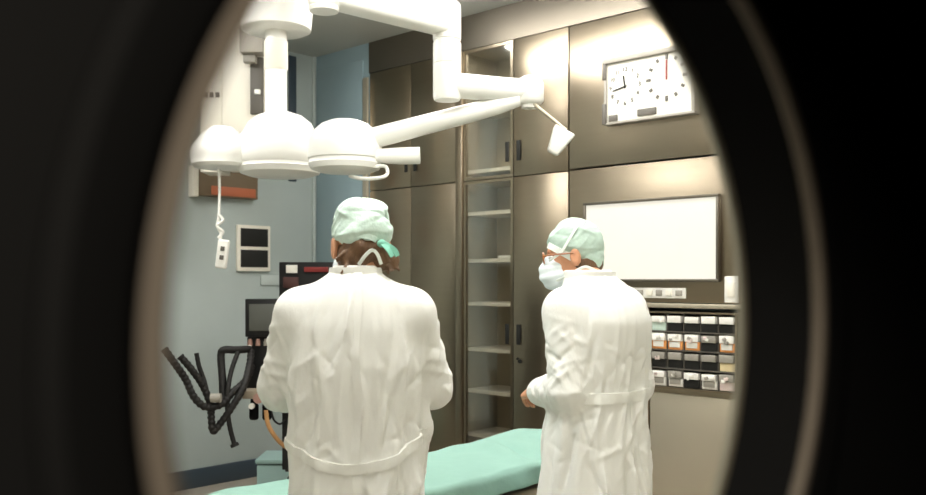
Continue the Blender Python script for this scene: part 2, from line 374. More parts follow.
for j in range(4):
    for i in range(5):
        up, lo = cells[j][i]
        xa = RX0+0.01+i*cw+0.008; xb = xa+cw-0.016; zb = RZ1-0.01-(j+1)*rh+0.004
        col = W[lo] if lo == up else W[up]+' and '+W[lo]
        place = ('leftmost' if i == 0 else 'rightmost' if i == 4 else CN[i]+' from the left')
        b = thing('suture_box', f'small {col} box in the rack, {RN[j]}, {place}', 'box', ((xa+xb)/2, 0.07, zb), 0, 'small boxes in the wall rack')
        hb = 0.062 if up != 'y' else 0.07
        tilt = random.uniform(-0.004, 0.004)
        MB().box((xa, 0.0+tilt, zb), (xb, 0.12, zb+hb*0.75), 0.002).build('body', K[lo], b)
        MB().box((xa+0.002, -0.014+tilt, zb+hb*0.76), (xb-0.002, 0.09, zb+hb*0.76+0.036+random.uniform(-0.004, 0.006)), 0.003).build('lid', K[up], b)
        if j in (1, 3) or i == 0:
            for k in range(2):
                xk = random.uniform(xa+0.012, xb-0.03); sz = random.uniform(0.016, 0.028)
                MB().obox((xk+sz/2, -0.016, zb+random.uniform(0.05, 0.078)), (sz, 0.012, sz*0.8), Matrix.Rotation(random.uniform(-0.5, 0.5), 3, 'Y'), 0.003).build('packet', random.choice(('cardw', 'cardw', 'cardp', 'mgrey')), b)
        if lo == 'w' or up == 'w' and lo == 'o':
            MB().box((xa+0.01, -0.006+tilt, zb+0.012), (xb-0.012, 0.0+tilt, zb+hb*0.7), 0.001).build('label_card', 'cardw' if lo == 'o' else 'mgrey', b)

# clock with two dials
ck = thing('wall_clock', 'white wall clock with two dials on the steel panel', 'clock', (3.05, 0, 2.40))
x0, x1, z0, z1 = 2.815, 3.36, 2.395, 2.735
f = MB(); f.box((x0-0.02, -0.07, z1), (x1+0.02, 0, z1+0.03), 0.004); f.box((x0-0.02, -0.06, z0-0.014), (x1+0.02, 0, z0), 0.003)
f.box((x1, -0.06, z0), (x1+0.02, 0, z1), 0.003); f.box((x0-0.02, -0.06, z0), (x0, 0, z1), 0.003)
f.build('frame', 'mgrey', ck)
for za, zc in ((z0-0.01, z0+0.11), (z1-0.09, z1+0.02)):
    MB().box((x0-0.028, -0.066, za), (x0-0.002, -0.02, zc), 0.003).build('corner_clip', 'dgrey', ck)
fc = MB().box((x0, -0.05, z0), (x1, -0.002, z1)).build('face', 'dial', ck)
MB().box((3.02, -0.058, z0+0.012), (3.14, -0.049, z0+0.05), 0.002).build('display', 'dgrey', ck)
MB().box((x0+0.012, -0.058, z0+0.004), (x0+0.07, -0.049, z0+0.04), 0.002).build('display', 'dgrey', ck)
d1 = (2.935, 2.59)
def text(body, x, z, size, parent, m='ink'):
    cu = bpy.data.curves.new('numeral', 'FONT'); cu.body = body; cu.size = size; cu.align_x = 'CENTER'; cu.align_y = 'CENTER'; cu.extrude = 0.001
    o = bpy.data.objects.new('numeral_tmp', cu)
    me = bpy.data.meshes.new_from_object(o); bpy.data.objects.remove(o)
    me.transform(Matrix.Translation((x, -0.0515, z)) @ Matrix.Rotation(PI/2, 4, 'X'))
    return me
def joined(meshes, name, m, parent):
    bm = bmesh.new()
    for me in meshes: bm.from_mesh(me); bpy.data.meshes.remove(me)
    bo = parent.location if parent.parent is None else parent.location+parent.parent.location
    for v in bm.verts: v.co -= bo
    me = bpy.data.meshes.new(name); bm.to_mesh(me); bm.free(); me.materials.append(M[m])
    o = bpy.data.objects.new(name, me); COL.objects.link(o); o.parent = parent; return o
for h in range(1, 13):
    a = h*PI/6; joined([text(str(h), d1[0]+0.098*math.sin(a), d1[1]+0.098*math.cos(a), 0.034, ck)], 'numeral', 'ink', ck)
def hand(c, ang, l, w_, m, name):
    q = Matrix.Rotation(ang, 3, 'Y')
    MB().obox(Vector((c[0], -0.054, c[1])) + q @ Vector((0, 0, l/2-0.012)), (w_, 0.003, l), q).build(name, m, ck)
hand(d1, math.radians(-8), 0.075, 0.009, 'ink', 'hour_hand'); hand(d1, math.radians(258), 0.095, 0.007, 'ink', 'minute_hand')
d2 = (3.205, 2.60)
for h in range(12):
    b = MB(); a = h*PI/6; q = Matrix.Rotation(a, 3, 'Y')
    b.obox(Vector((d2[0], -0.052, d2[1])) + q @ Vector((0, 0, 0.115)), (0.016, 0.004, 0.02 if h % 3 else 0.028), q)
    b.build('dial_mark', 'dgrey', ck)
hand(d2, 0, 0.11, 0.01, 'red', 'second_hand')

# ------------------------------------------------------------------ left wall fittings
wu = thing('wall_display', 'brown wall box with orange lower strip under the white lamp heads', 'wall box', (0, -0.84, 2.07))
MB().box((0.002, -1.09, 2.08), (0.07, -0.585, 2.275), 0.006).build('case', 'brown', wu)
MB().box((0.066, -0.98, 2.09), (0.078, -0.61, 2.155), 0.003).build('orange_strip', 'orange', wu)
MB().box((0.002, -1.125, 2.07), (0.08, -1.085, 2.29), 0.004).build('end_bracket', 'white_warm', wu)
wc = thing('wall_control_panel', 'white-framed pair of black panels on the blue-grey wall', 'control panel', (0, -0.59, 1.55))
f = MB(); f.box((0.002, -0.735, 1.545), (0.03, -0.445, 1.89), 0.006); f.build('frame', 'white_warm', wc)
MB().box((0.026, -0.71, 1.73), (0.034, -0.47, 1.865), 0.003).build('panel', 'ink', wc)
MB().box((0.026, -0.71, 1.575), (0.034, -0.47, 1.705), 0.003).build('panel', 'ink', wc)
tag(MB().box((0.002, -0.52, 1.44), (0.014, -0.30, 1.52), 0.003).build('wall_plate', 'wall_seam'), 'pale blank plate low beside the black wall panels', 'wall plate')

# ------------------------------------------------------------------ ceiling supply pendant (far left)
pl = thing('ceiling_pendant', 'cream ceiling supply pendant with dark slot behind the lamp', 'pendant', tuple(pt(240, 60, 5.9)))
pl.location.z = CEIL
bR = Matrix.Rotation(YAW, 3, 'Z')
def pbox(px0, py0, px1, py1, d, dep, name, m, parent, bev=0.006):
    a = pt(px0, py0, d); b_ = pt(px1, py1, d); w_ = (px1-px0)/900*d; h = (py1-py0)/900*d
    return MB().obox((a+b_)/2 + FW*dep/2, (w_, dep, h), bR, bev).build(name, m, parent)
pbox(222, -45, 264, 168, 5.9, 0.25, 'column', 'white_warm', pl)
pbox(250, 57, 263, 114, 5.88, 0.03, 'slot_panel', 'dgrey', pl)
pbox(254, 89, 260, 94, 5.86, 0.03, 'outlet', 'white', pl)
pbox(239, -10, 262, 52, 5.75, 0.12, 'bracket', 'grey_pl', pl)
pbox(243, 52, 255, 62, 5.8, 0.06, 'hinge', 'mgrey', pl, 0.003)
pbox(200, 40, 222, 172, 5.95, 0.22, 'side_cabinet', 'white_warm', pl)
for k in range(3): pbox(203+k*6, 92, 207+k*6, 97, 5.94, 0.02, 'gas_outlet', 'dgrey', pl, 0.002)

# ------------------------------------------------------------------ surgical light on a fixed column
la = thing('surgical_light', 'white surgical lamp hanging from the thick ceiling column', 'surgical lamp', tuple(pt(276, 30, 5.2)))
la.location.z = CEIL
cA = pt(276, 30, 5.2)
MB().lathe((cA.x, cA.y, 0), [(0, CEIL-0.001), (0.215, CEIL-0.001), (0.215, 3.075), (0.205, 3.068), (0.205, 3.055), (0.212, 3.05), (0.20, 2.925), (0.18, 2.915), (0, 2.915)], 48).build('ceiling_cover', 'white', la)
MB().tube([(cA.x, cA.y, 2.93), (cA.x, cA.y, 2.40)], 0.062, 28).build('column', 'white', la)
MB().lathe((cA.x, cA.y, 0), [(0.063, 2.86), (0.068, 2.855), (0.068, 2.70), (0.063, 2.69)], 28).build('collar', 'white_warm', la)
hA = pt(280, 150, 5.2)
MB().lathe((hA.x, hA.y, 0), [(0, 2.45), (0.07, 2.445), (0.13, 2.425), (0.18, 2.385), (0.21, 2.33), (0.225, 2.31), (0.24, 2.28), (0.245, 2.20), (0.24, 2.15), (0.235, 2.145), (0.235, 2.13), (0.242, 2.125), (0.225, 2.095), (0.18, 2.08), (0, 2.075)], 56).build('lamp_head', 'white', la)
pA = pt(222, 152, 5.15)
MB().lathe((pA.x, pA.y, 0), [(0, 2.365), (0.06, 2.355), (0.11, 2.315), (0.16, 2.255), (0.176, 2.225), (0.178, 2.18), (0.170, 2.15), (0.172, 2.14), (0.155, 2.122), (0, 2.115)], 48).build('lamp_head', 'white', la)
mA = pt(246, 138, 5.17); MB().obox((pA+hA)/2 + Vector((0, 0, 0.02)), (0.26, 0.16, 0.14), bR, 0.04, 4).build('bridge', 'white', la)

# hanging handset
hs = thing('hand_control', 'white corded hand control hanging below the lamp head', 'hand control', tuple(pt(222, 255, 5.1)))
a0 = pt(219, 169, 5.12); cord = spline([a0, pt(219.5, 190, 5.12), pt(219, 214, 5.11), pt(217.5, 226, 5.10), pt(221, 234, 5.1), pt(220, 242, 5.1)], 6)
MB().tube(cord, 0.008, 10).build('cord', 'white', hs)
loop = [pt(218, 214, 5.1), pt(223, 220, 5.1), pt(217, 226, 5.09), pt(223, 232, 5.1), pt(218, 238, 5.1)]
MB().tube(spline(loop, 6), 0.009, 10).build('coiled_cord', 'white', hs)
hm = Matrix.Rotation(YAW, 3, 'Z') @ Matrix.Rotation(math.radians(7), 3, 'Y')
hc = pt(222.5, 254, 5.1)
MB().obox(hc, (0.066, 0.035, 0.165), hm, 0.012, 3).build('handset', 'white', hs)
for dz in (0.03, -0.02):
    MB().obox(hc + hm @ Vector((0.002, -0.02, dz)), (0.022, 0.012, 0.026), hm, 0.003).build('button', 'dgrey', hs)

# ------------------------------------------------------------------ surgical light on the jointed arm
lb_base = pt(324, 2, 3.74)
lb = thing('surgical_light', 'white surgical lamp on a jointed boom and sloping arm', 'surgical lamp', (lb_base.x, lb_base.y, CEIL))
B0 = Vector((lb_base.x, lb_base.y, 2.69)); B1 = pt(447, 22, 4.2); B1.z = 2.69
MB().lathe((B0.x, B0.y, 0), [(0, CEIL-0.001), (0.16, CEIL-0.001), (0.15, CEIL-0.09), (0.066, CEIL-0.11), (0.066, 2.625), (0.06, 2.615), (0.064, 2.61), (0.06, 2.595), (0, 2.59)], 40).build('ceiling_column', 'white', lb)
dv = (B1-B0); dvn = dv.normalized(); q = Matrix((dvn, Vector((-dvn.y, dvn.x, 0)), Vector((0, 0, 1)))).transposed()
MB().obox((B0+B1)/2, (dv.length, 0.115, 0.135), q, 0.02, 3).build('boom', 'white', lb)
pv = MB(); pv.lathe((B1.x, B1.y, 0), [(0, 2.785), (0.045, 2.78), (0.063, 2.765), (0.066, 2.74), (0.066, 2.60), (0.062, 2.598), (0.062, 2.585), (0.066, 2.583), (0.066, 2.49), (0.063, 2.487), (0.066, 2.484), (0.066, 2.335), (0.06, 2.318), (0, 2.315)], 36)
pv.build('pivot_column', 'white', lb)
A0 = Vector((B1.x, B1.y, 2.39)); A1 = pt(530, 88, 4.27); A1.z = 2.375
MB().tube([A0 + (A1-A0)*t_ for t_ in (0.1, 0.35, 0.6, 0.85, 0.97, 1.06, 1.12)], [0.058, 0.058, 0.056, 0.056, 0.055, 0.048, 0.025], 24).build('arm', 'white', lb)
MB().lathe((A1.x, A1.y, 0), [(0, 2.45), (0.03, 2.447), (0.055, 2.435), (0.066, 2.41), (0.066, 2.33), (0.055, 2.315), (0.04, 2.31), (0.04, 2.295), (0, 2.29)], 32).build('elbow_joint', 'white', lb)
s0 = pt(520, 100, 4.24); s1 = pt(355, 143, 4.33)
dv = s1-s0; xv = dv.normalized(); yv = Vector((0, 0, 1)).cross(xv).normalized(); zv = xv.cross(yv)
q = Matrix((xv, yv, zv)).transposed()
sp = MB(); pr = [(0, 0.028), (0.12, 0.04), (0.35, 0.046), (0.8, 0.05), (1, 0.05)]
sp.tube([s0+dv*t_ for t_, _ in pr], [r for _, r in pr], 24); sp.build('spring_arm', 'white', lb)
hB = pt(345, 150, 4.35)
MB().lathe((hB.x, hB.y, 0), [(0, 2.255), (0.07, 2.25), (0.115, 2.232), (0.155, 2.195), (0.175, 2.15), (0.18, 2.10), (0.178, 2.065), (0.172, 2.06), (0.172, 2.045), (0.176, 2.04), (0.165, 2.015), (0.12, 2.0), (0, 1.995)], 56).build('lamp_head', 'white', lb)
MB().tube([pt(372, 156, 4.3), pt(384, 156, 4.3), pt(400, 156, 4.3), pt(420, 155.5, 4.3)], [0.032, 0.036, 0.041, 0.041], 24).build('handle', 'white', lb)
lp = [pt(350, 176, 4.3), pt(362, 178.5, 4.22), pt(378, 178, 4.2), pt(386.5, 175, 4.22), pt(387, 169, 4.25), pt(382, 166, 4.28), pt(360, 170, 4.3)]
MB().tube(spline(lp, 8), 0.009, 12).build('bail', 'white', lb)
r0 = pt(530, 101, 4.25); r1 = pt(566, 130, 4.2)
MB().tube([A1 + Vector((0, 0, -0.08)), r0], 0.016, 14).build('swivel', 'grey_pl', lb)
MB().tube([r0, r0+(r1-r0)*0.12, r0+(r1-r0)*0.2, r1], [0.016, 0.015, 0.009, 0.008], 12).build('rod', 'steel_light', lb)
# small wedge-shaped camera head at the rod's end
wq = bR @ Matrix.Rotation(math.radians(28), 3, 'Y')
wd = MB(); wc_ = pt(558.5, 142, 4.2)
tb = bmesh.new(); bmesh.ops.create_cube(tb, size=1)
for v in tb.verts:
    k = 0.5+v.co.z
    v.co = Vector((v.co.x*(0.055+0.055*k), v.co.y*(0.045+0.03*k), v.co.z*0.125))
bmesh.ops.bevel(tb, geom=tb.edges[:], offset=0.012, segments=3, affect='EDGES', profile=0.5)
for v in tb.verts: v.co = wc_ + wq @ v.co
wd._merge(tb); wd.build('camera_head', 'white', lb)

# ------------------------------------------------------------------ anaesthesia machine with black hoses
am_c = pt(305, 400, 5.35)
am = thing('anaesthesia_machine', 'black anaesthesia machine with monitor half hidden by the person in front', 'medical machine', (am_c.x, am_c.y, 0))
def abox(px0, py0, px1, py1, d, dep, name, m, parent=am, bev=0.005): return pbox(px0, py0, px1, py1, d, dep, name, m, parent, bev)
abox(279, 262, 345, 400, 5.4, 0.35, 'tower', 'black')
abox(286, 265, 297, 273, 5.385, 0.02, 'sticker', 'cardw', bev=0.001)
abox(283, 277, 298, 288, 5.385, 0.02, 'module', 'maroon', bev=0.002)
abox(304, 267, 328, 272, 5.385, 0.02, 'red_strip', 'red', bev=0.001)
mo = abox(245, 299, 281, 337, 5.3, 0.09, 'monitor', 'black')
sm_ = abox(249, 304, 278, 331, 5.29, 0.015, 'screen', 'screen', am, 0.001)
abox(247, 337, 285, 392, 5.34, 0.18, 'flow_block', 'black')
for k, (px, m_) in enumerate(((250, 'pink'), (258, 'pink'), (266, 'mgrey'))):
    p = pt(px, 342, 5.32)
    MB().lathe(p, [(0, 0.02), (0.010, 0.018), (0.014, 0.0), (0.014, -0.022), (0, -0.022)], 16).build('flow_knob', m_, am)
p = pt(249, 347, 5.3); MB().lathe(p, [(0, 0.012), (0.014, 0.01), (0.014, -0.012), (0, -0.014)], 14).build('white_valve', 'cardw', am)
abox(242, 391, 300, 399, 5.2, 0.3, 'shelf', 'tan')
for px in (254, 267):
    p = pt(px, 399, 5.22); MB().lathe(p, [(0, 0.0), (0.02, 0), (0.02, -0.03), (0.027, -0.035), (0.027, -0.11), (0.02, -0.12), (0, -0.12)], 18).build('absorber_port', 'rubber', am)
p = pt(259, 398, 5.17); MB().lathe(p, [(0, -0.01), (0.03, -0.01), (0.03, 0.02), (0, 0.02)], 18, tuple(-FW)).build('valve', 'pink', am)
p = pt(252, 406, 5.17); MB().lathe(p, [(0, -0.01), (0.016, -0.01), (0.016, 0.02), (0, 0.02)], 14, tuple(-FW)).build('valve', 'cardw', am)
abox(282, 399, 292, 470, 5.35, 0.08, 'post', 'black')
abox(285, 399, 345, 472, 5.42, 0.4, 'drawer_unit', 'black')
bz = MB(); bc = pt(322, 400, 5.48)
bz.obox((bc.x, bc.y, 0.115), (0.44, 0.44, 0.06), bR, 0.01); bz.build('base', 'black', am)
for sx in (-0.2, 0.2):
    for sy in (-0.2, 0.2):
        cp = Vector((bc.x, bc.y, 0.045)) + bR @ Vector((sx, sy, 0))
        MB().lathe(cp - RT*0.02, [(0, 0), (0.045, 0), (0.045, 0.04), (0, 0.04)], 20, tuple(RT)).build('caster', 'rubber', am)
        MB().tube([cp, cp+Vector((0, 0, 0.06))], 0.012, 10).build('caster_stem', 'steel_light', am)
# column tying base to drawer unit
MB().obox((bc.x, bc.y, 0.22), (0.36, 0.36, 0.2), bR, 0.01).build('pedestal', 'black', am)
def hose(pxs, r, m='hose', name='breathing_hose', corr=0.12):
    pts = spline([pt(*p) for p in pxs], 14)
    L = 0; rs = [r]; 
    for a_, b_ in zip(pts, pts[1:]):
        L += (b_-a_).length; rs.append(r*(1+corr*math.sin(2*PI*L/0.028)))
    MB().tube(pts, rs, 12).build(name, m, am)
hose([(164, 349, 4.95), (170, 357, 4.95), (178, 368, 4.97), (186, 380, 5.0), (194, 397, 5.0), (206, 407, 5.03), (222, 404, 5.08), (232, 393, 5.12), (246, 380, 5.2), (252, 366, 5.3)], 0.021)
hose([(180, 356, 5.0), (192, 370, 5.02), (203, 386, 5.05), (210, 404, 5.06), (211.5, 420, 5.06), (213, 431, 5.06), (220, 424, 5.08), (232, 407, 5.1), (244, 386, 5.15), (250, 362, 5.25), (251, 350, 5.3)], 0.020)
hose([(196.5, 353, 5.1), (199, 366, 5.1), (204, 380, 5.1), (207, 392, 5.08)], 0.013, corr=0.05)
hose([(223, 400, 5.12), (222.5, 380, 5.15), (221, 356, 5.18), (224, 350, 5.18), (236, 350, 5.22), (250, 349, 5.3)], 0.022, corr=0.02, name='support_tube')
hose([(238, 352, 5.2), (231, 372, 5.15), (227.5, 395, 5.1), (228, 415, 5.1), (231, 432, 5.1), (235, 446, 5.1)], 0.014, corr=0.05)
hose([(234, 443.5, 5.1), (235.2, 446.5, 5.1)], 0.024, corr=0, name='hose_end')
hose([(266, 410, 5.2), (268, 424, 5.2), (274, 435, 5.22), (283, 445, 5.3), (292, 449, 5.36)], 0.013, 'amber_hose', 'amber_hose', 0)
hose([(271, 410, 5.22), (274, 420, 5.22), (280, 424, 5.26), (285, 420, 5.34)], 0.006, 'hose', 'thin_cable', 0)
# flex cuff joint
p = pt(216, 398, 5.04); MB().lathe(p, [(0, -0.03), (0.026, -0.028), (0.026, 0.028), (0, 0.03)], 16, tuple(RT)).build('hose_connector', 'mgrey', am)
# pale teal step stool on the floor
tbx = pt(291, 468, 6.22)
st = thing('step_box', 'pale teal metal box on the floor below the black hoses', 'box', (tbx.x, tbx.y, 0))
MB().obox((tbx.x, tbx.y, 0.115), (0.40, 0.32, 0.23), bR, 0.006).build('body', 'teal_box', st)
MB().obox((tbx.x, tbx.y, 0.236), (0.39, 0.31, 0.012), bR).build('gap_strip', 'teal_dark', st)
MB().obox((tbx.x, tbx.y, 0.257), (0.42, 0.34, 0.03), bR, 0.008).build('lid', 'teal_box', st)

# ------------------------------------------------------------------ operating table with mint drape
TX0, TX1, TY0, TY1, TZ = 3.07, 3.57, -3.35, -1.10, 0.775
ot = thing('operating_table', 'steel operating table under the mint drape', 'operating table', ((TX0+TX1)/2, -2.2, 0))
xm = (TX0+TX1)/2
MB().box((xm-0.3, -2.75, 0.0), (xm+0.3, -1.75, 0.07), 0.02, 3).build('base', 'steel_light', ot)
MB().box((xm-0.14, -2.45, 0.07), (xm+0.14, -2.05, 0.58), 0.02, 3).build('column', 'steel_light', ot)
MB().box((TX0+0.03, TY0+0.05, 0.585), (TX1+0.006, TY1-0.04, 0.66), 0.022, 4).build('top_frame', 'tan', ot)
for x in (TX0-0.008, TX1+0.028):
    MB().box((x-0.006, TY0+0.15, 0.60), (x+0.006, TY1-0.1, 0.628), 0.003).build('side_rail', 'chrome', ot)
for yy in (-1.4, -1.75, -2.6):
    for x, sgn in ((TX0-0.002, 1), (TX1+0.022, -1)): MB().box((x, yy-0.02, 0.604), (x+sgn*0.034, yy+0.02, 0.624)).build('rail_spacer', 'chrome', ot)
MB().box((TX0+0.035, TY0+0.06, 0.661), (TX1-0.03, TY1-0.05, 0.735), 0.025, 3).build('mattress', 'pad', ot)
MB().box((TX1+0.036, -1.62, 0.56), (TX1+0.075, -1.55, 0.65), 0.008).build('rail_clamp', 'navy', ot)
MB().tube(spline([(TX1+0.05, -1.585, 0.58), (TX1+0.06, -1.68, 0.53), (TX1+0.06, -1.9, 0.53), (TX1+0.034, -2.02, 0.605)], 8), 0.012, 12).build('rail_handle', 'chrome', ot)
# drape: a cloth sheet over the mattress, hanging at the sides
rng = np.random.default_rng(5)
WV = [(rng.normal(size=3), rng.uniform(0, 6.28)) for _ in range(14)]
def wob(x, y, z, f):
    s_ = 0
    for k_, ph in WV: s_ = s_ + np.sin((k_[0]*x+k_[1]*y+k_[2]*z)*f + ph)
    return s_/5.0
dr = MB(); nu, nv = 84, 150; grid = []
hw = (TX1-TX0)/2; hang = 0.09; flat = hw-0.015; tot = flat+0.02+hang
for j in range(nv+1):
    row = []; yv_ = TY0-0.03 + (TY1+0.02-TY0+0.03)*j/nv
    for i in range(nu+1):
        s_ = (i/nu*2-1)*tot; a_ = abs(s_); sg = 1 if s_ >= 0 else -1
        hg = hang
        if a_ <= flat: xx, zz = a_, 0.0
        else:
            e_ = a_-flat; ang = min(e_/0.03, PI/2)
            xx = flat + 0.02*math.sin(ang); zz = -0.02*(1-math.cos(ang)) - max(0, e_-0.047)
            xx += max(0, e_-0.03)*(0.10 + 0.16*float(wob(yv_, 0.3*sg, 0, 9)) + 0.16*float(wob(yv_, 5+sg, e_*0.5, 26)))
            zz *= 1 + 0.18*float(wob(yv_, 2+sg, 0, 3))
        x_ = sg*xx
        bump = 0.008*float(wob(x_, yv_, 0, 7)) + 0.006*float(wob(x_+3, yv_, 1, 17))
        bump += 0.035*math.exp(-((yv_+1.24)/0.16)**2)*math.exp(-((x_+0.12)/0.28)**2)
        bump += -0.03*math.exp(-((yv_+1.52+0.5*x_)/0.035)**2)*math.exp(-((x_-0.02)/0.13)**2) + 0.028*math.exp(-((yv_+1.60+0.5*x_)/0.05)**2)*math.exp(-((x_-0.02)/0.16)**2)
        row.append(dr.bm.verts.new((xm+x_, yv_, TZ-0.02+zz+max(bump, -0.017))))
    grid.append(row)
for j in range(nv):
    for i in range(nu): dr.bm.faces.new((grid[j][i], grid[j][i+1], grid[j+1][i+1], grid[j+1][i]))
dro = dr.build('surgical_drape', 'drape', angle=180)
tag(dro, 'mint green cloth drape spread over the operating table', 'drape')
so = dro.modifiers.new('thick', 'SOLIDIFY'); so.thickness = 0.004; so.offset = 1

# ------------------------------------------------------------------ sculpting: distance fields turned into one surface
def nets(v, lo, h):
    s_ = v < 0; nx, ny, nz = v.shape
    offs = [(a, b, c) for a in (0, 1) for b in (0, 1) for c in (0, 1)]
    cnt = np.zeros((nx-1, ny-1, nz-1), np.int8)
    for a, b, c in offs: cnt += s_[a:nx-1+a, b:ny-1+b, c:nz-1+c]
    act = (cnt > 0) & (cnt < 8); idx = np.argwhere(act)
    imap = -np.ones(act.shape, np.int64); imap[act] = np.arange(len(idx))
    pos = np.zeros((len(idx), 3)); num = np.zeros(len(idx))
    for A_ in offs:
        for ax in range(3):
            if A_[ax]: continue
            B_ = list(A_); B_[ax] = 1
            va = v[idx[:, 0]+A_[0], idx[:, 1]+A_[1], idx[:, 2]+A_[2]]; vb = v[idx[:, 0]+B_[0], idx[:, 1]+B_[1], idx[:, 2]+B_[2]]
            cr = (va < 0) != (vb < 0); den = np.where(cr, va-vb, 1); tt = va/den
            p = np.tile(np.array(A_, float), (len(idx), 1)); p[:, ax] += tt
            pos += np.where(cr[:, None], p, 0); num += cr
    pos = np.array(lo) + (idx + pos/num[:, None])*h
    faces = []
    for ax in range(3):
        o1, o2 = (ax+1) % 3, (ax+2) % 3
        sl0 = [slice(None)]*3; sl1 = [slice(None)]*3; sl0[ax] = slice(0, -1); sl1[ax] = slice(1, None)
        d = s_[tuple(sl0)] != s_[tuple(sl1)]; e_ = np.argwhere(d)
        e_ = e_[(e_[:, o1] > 0) & (e_[:, o2] > 0) & (e_[:, o1] < v.shape[o1]-1) & (e_[:, o2] < v.shape[o2]-1)]
        ins = s_[e_[:, 0], e_[:, 1], e_[:, 2]]
        q = []
        for d1_, d2_ in ((1, 1), (0, 1), (0, 0), (1, 0)):
            c = e_.copy(); c[:, o1] -= d1_; c[:, o2] -= d2_; q.append(imap[c[:, 0], c[:, 1], c[:, 2]])
        q = np.stack(q, 1); q[~ins] = q[~ins][:, ::-1]; faces.append(q)
    return pos, np.concatenate(faces)

def ridges(u, v, L):
    out = np.zeros_like(u)
    for u0, v0, ang, ln, sg_, a in L:
        du, dv_ = u-u0, v-v0; c_, n_ = math.cos(ang), math.sin(ang)
        pr_ = np.abs(du*c_+dv_*n_)/sg_; pl_ = (-du*n_+dv_*c_)/ln
        out += a*np.exp(-pr_**1.5-pl_**2)
    return out
class SDF:
    def __init__(s, lo, hi, h):
        s.lo = np.array(lo, float); s.h = h
        n_ = np.ceil((np.array(hi)-s.lo)/h).astype(int)+1
        s.ax = [s.lo[i]+h*np.arange(n_[i]) for i in range(3)]
        s.v = np.full(tuple(n_), 0.3, np.float32)
    def sub(s, lo, hi):
        sl = tuple(slice(max(0, int((lo[i]-s.lo[i])/s.h)-1), max(0, min(len(s.ax[i]), int((hi[i]-s.lo[i])/s.h)+3))) for i in range(3))
        X = s.ax[0][sl[0]][:, None, None]; Y = s.ax[1][sl[1]][None, :, None]; Z = s.ax[2][sl[2]][None, None, :]
        return sl, X, Y, Z
    def blend(s, sl, d, k, cut=False):
        a = s.v[sl]
        if cut:
            d = -d
            if k: h_ = np.clip(k-np.abs(a-d), 0, None)/k; s.v[sl] = np.maximum(a, d)+h_*h_*k/4
            else: s.v[sl] = np.maximum(a, d)
        elif k: h_ = np.clip(k-np.abs(a-d), 0, None)/k; s.v[sl] = np.minimum(a, d)-h_*h_*k/4
        else: s.v[sl] = np.minimum(a, d)
    def cone(s, a, b, ra, rb, k=0.02, fn=None, cut=False):
        a = np.array(a, float); b = np.array(b, float); m = max(ra, rb)+0.05+k
        sl, X, Y, Z = s.sub(np.minimum(a, b)-m, np.maximum(a, b)+m)
        if 0 in s.v[sl].shape: return
        d = b-a; L2 = max(d@d, 1e-9)
        t_ = np.clip(((X-a[0])*d[0]+(Y-a[1])*d[1]+(Z-a[2])*d[2])/L2, 0, 1)
        dd = np.sqrt((X-a[0]-d[0]*t_)**2+(Y-a[1]-d[1]*t_)**2+(Z-a[2]-d[2]*t_)**2)-(ra+(rb-ra)*t_)
        if fn is not None: dd = dd+fn(X, Y, Z, t_)
        s.blend(sl, dd.astype(np.float32), k, cut)
    def ell(s, c, r, k=0.02, R=None, fn=None, cut=False, clip=None):
        c = np.array(c, float); r = np.array(r, float); m = r.max()+0.05+k
        sl, X, Y, Z = s.sub(c-m, c+m)
        if 0 in s.v[sl].shape: return
        x, y, z = X-c[0], Y-c[1], Z-c[2]
        if R is not None: x, y, z = (R[0, 0]*x+R[1, 0]*y+R[2, 0]*z, R[0, 1]*x+R[1, 1]*y+R[2, 1]*z, R[0, 2]*x+R[1, 2]*y+R[2, 2]*z)
        k0 = np.sqrt((x/r[0])**2+(y/r[1])**2+(z/r[2])**2); k1 = np.sqrt((x/r[0]**2)**2+(y/r[1]**2)**2+(z/r[2]**2)**2)+1e-9
        d = k0*(k0-1)/k1
        if fn is not None: d = d+fn(x, y, z)
        if clip is not None: d = np.maximum(d, clip(x, y, z))
        s.blend(sl, d.astype(np.float32), k, cut)
    def mesh(s, name, m, parent, loc=None):
        p, f = nets(s.v, s.lo, s.h)
        me = bpy.data.meshes.new(name); me.vertices.add(len(p)); me.vertices.foreach_set('co', p.astype(np.float32).ravel())
        me.loops.add(len(f)*4); me.polygons.add(len(f))
        me.loops.foreach_set('vertex_index', f.astype(np.int32).ravel()); me.polygons.foreach_set('loop_start', np.arange(0, len(f)*4, 4, dtype=np.int32))
        me.polygons.foreach_set('use_smooth', np.ones(len(f), bool))
        me.update(calc_edges=True); me.validate(); me.materials.append(M[m])
        o = bpy.data.objects.new(name, me); COL.objects.link(o); o.parent = parent
        return o
    def at(s, p):
        q = (np.asarray(p)-s.lo)/s.h; i = np.clip(np.floor(q).astype(int), 0, np.array(s.v.shape)-2); f = q-i; r = 0
        for a in (0, 1):
            for b in (0, 1):
                for c in (0, 1):
                    w_ = (f[0] if a else 1-f[0])*(f[1] if b else 1-f[1])*(f[2] if c else 1-f[2]); r += w_*s.v[i[0]+a, i[1]+b, i[2]+c]
        return r

def rotm(yaw=0, pitch=0, roll=0):
    return np.array(Matrix.Rotation(yaw, 3, 'Z') @ Matrix.Rotation(pitch, 3, 'X') @ Matrix.Rotation(roll, 3, 'Y'))

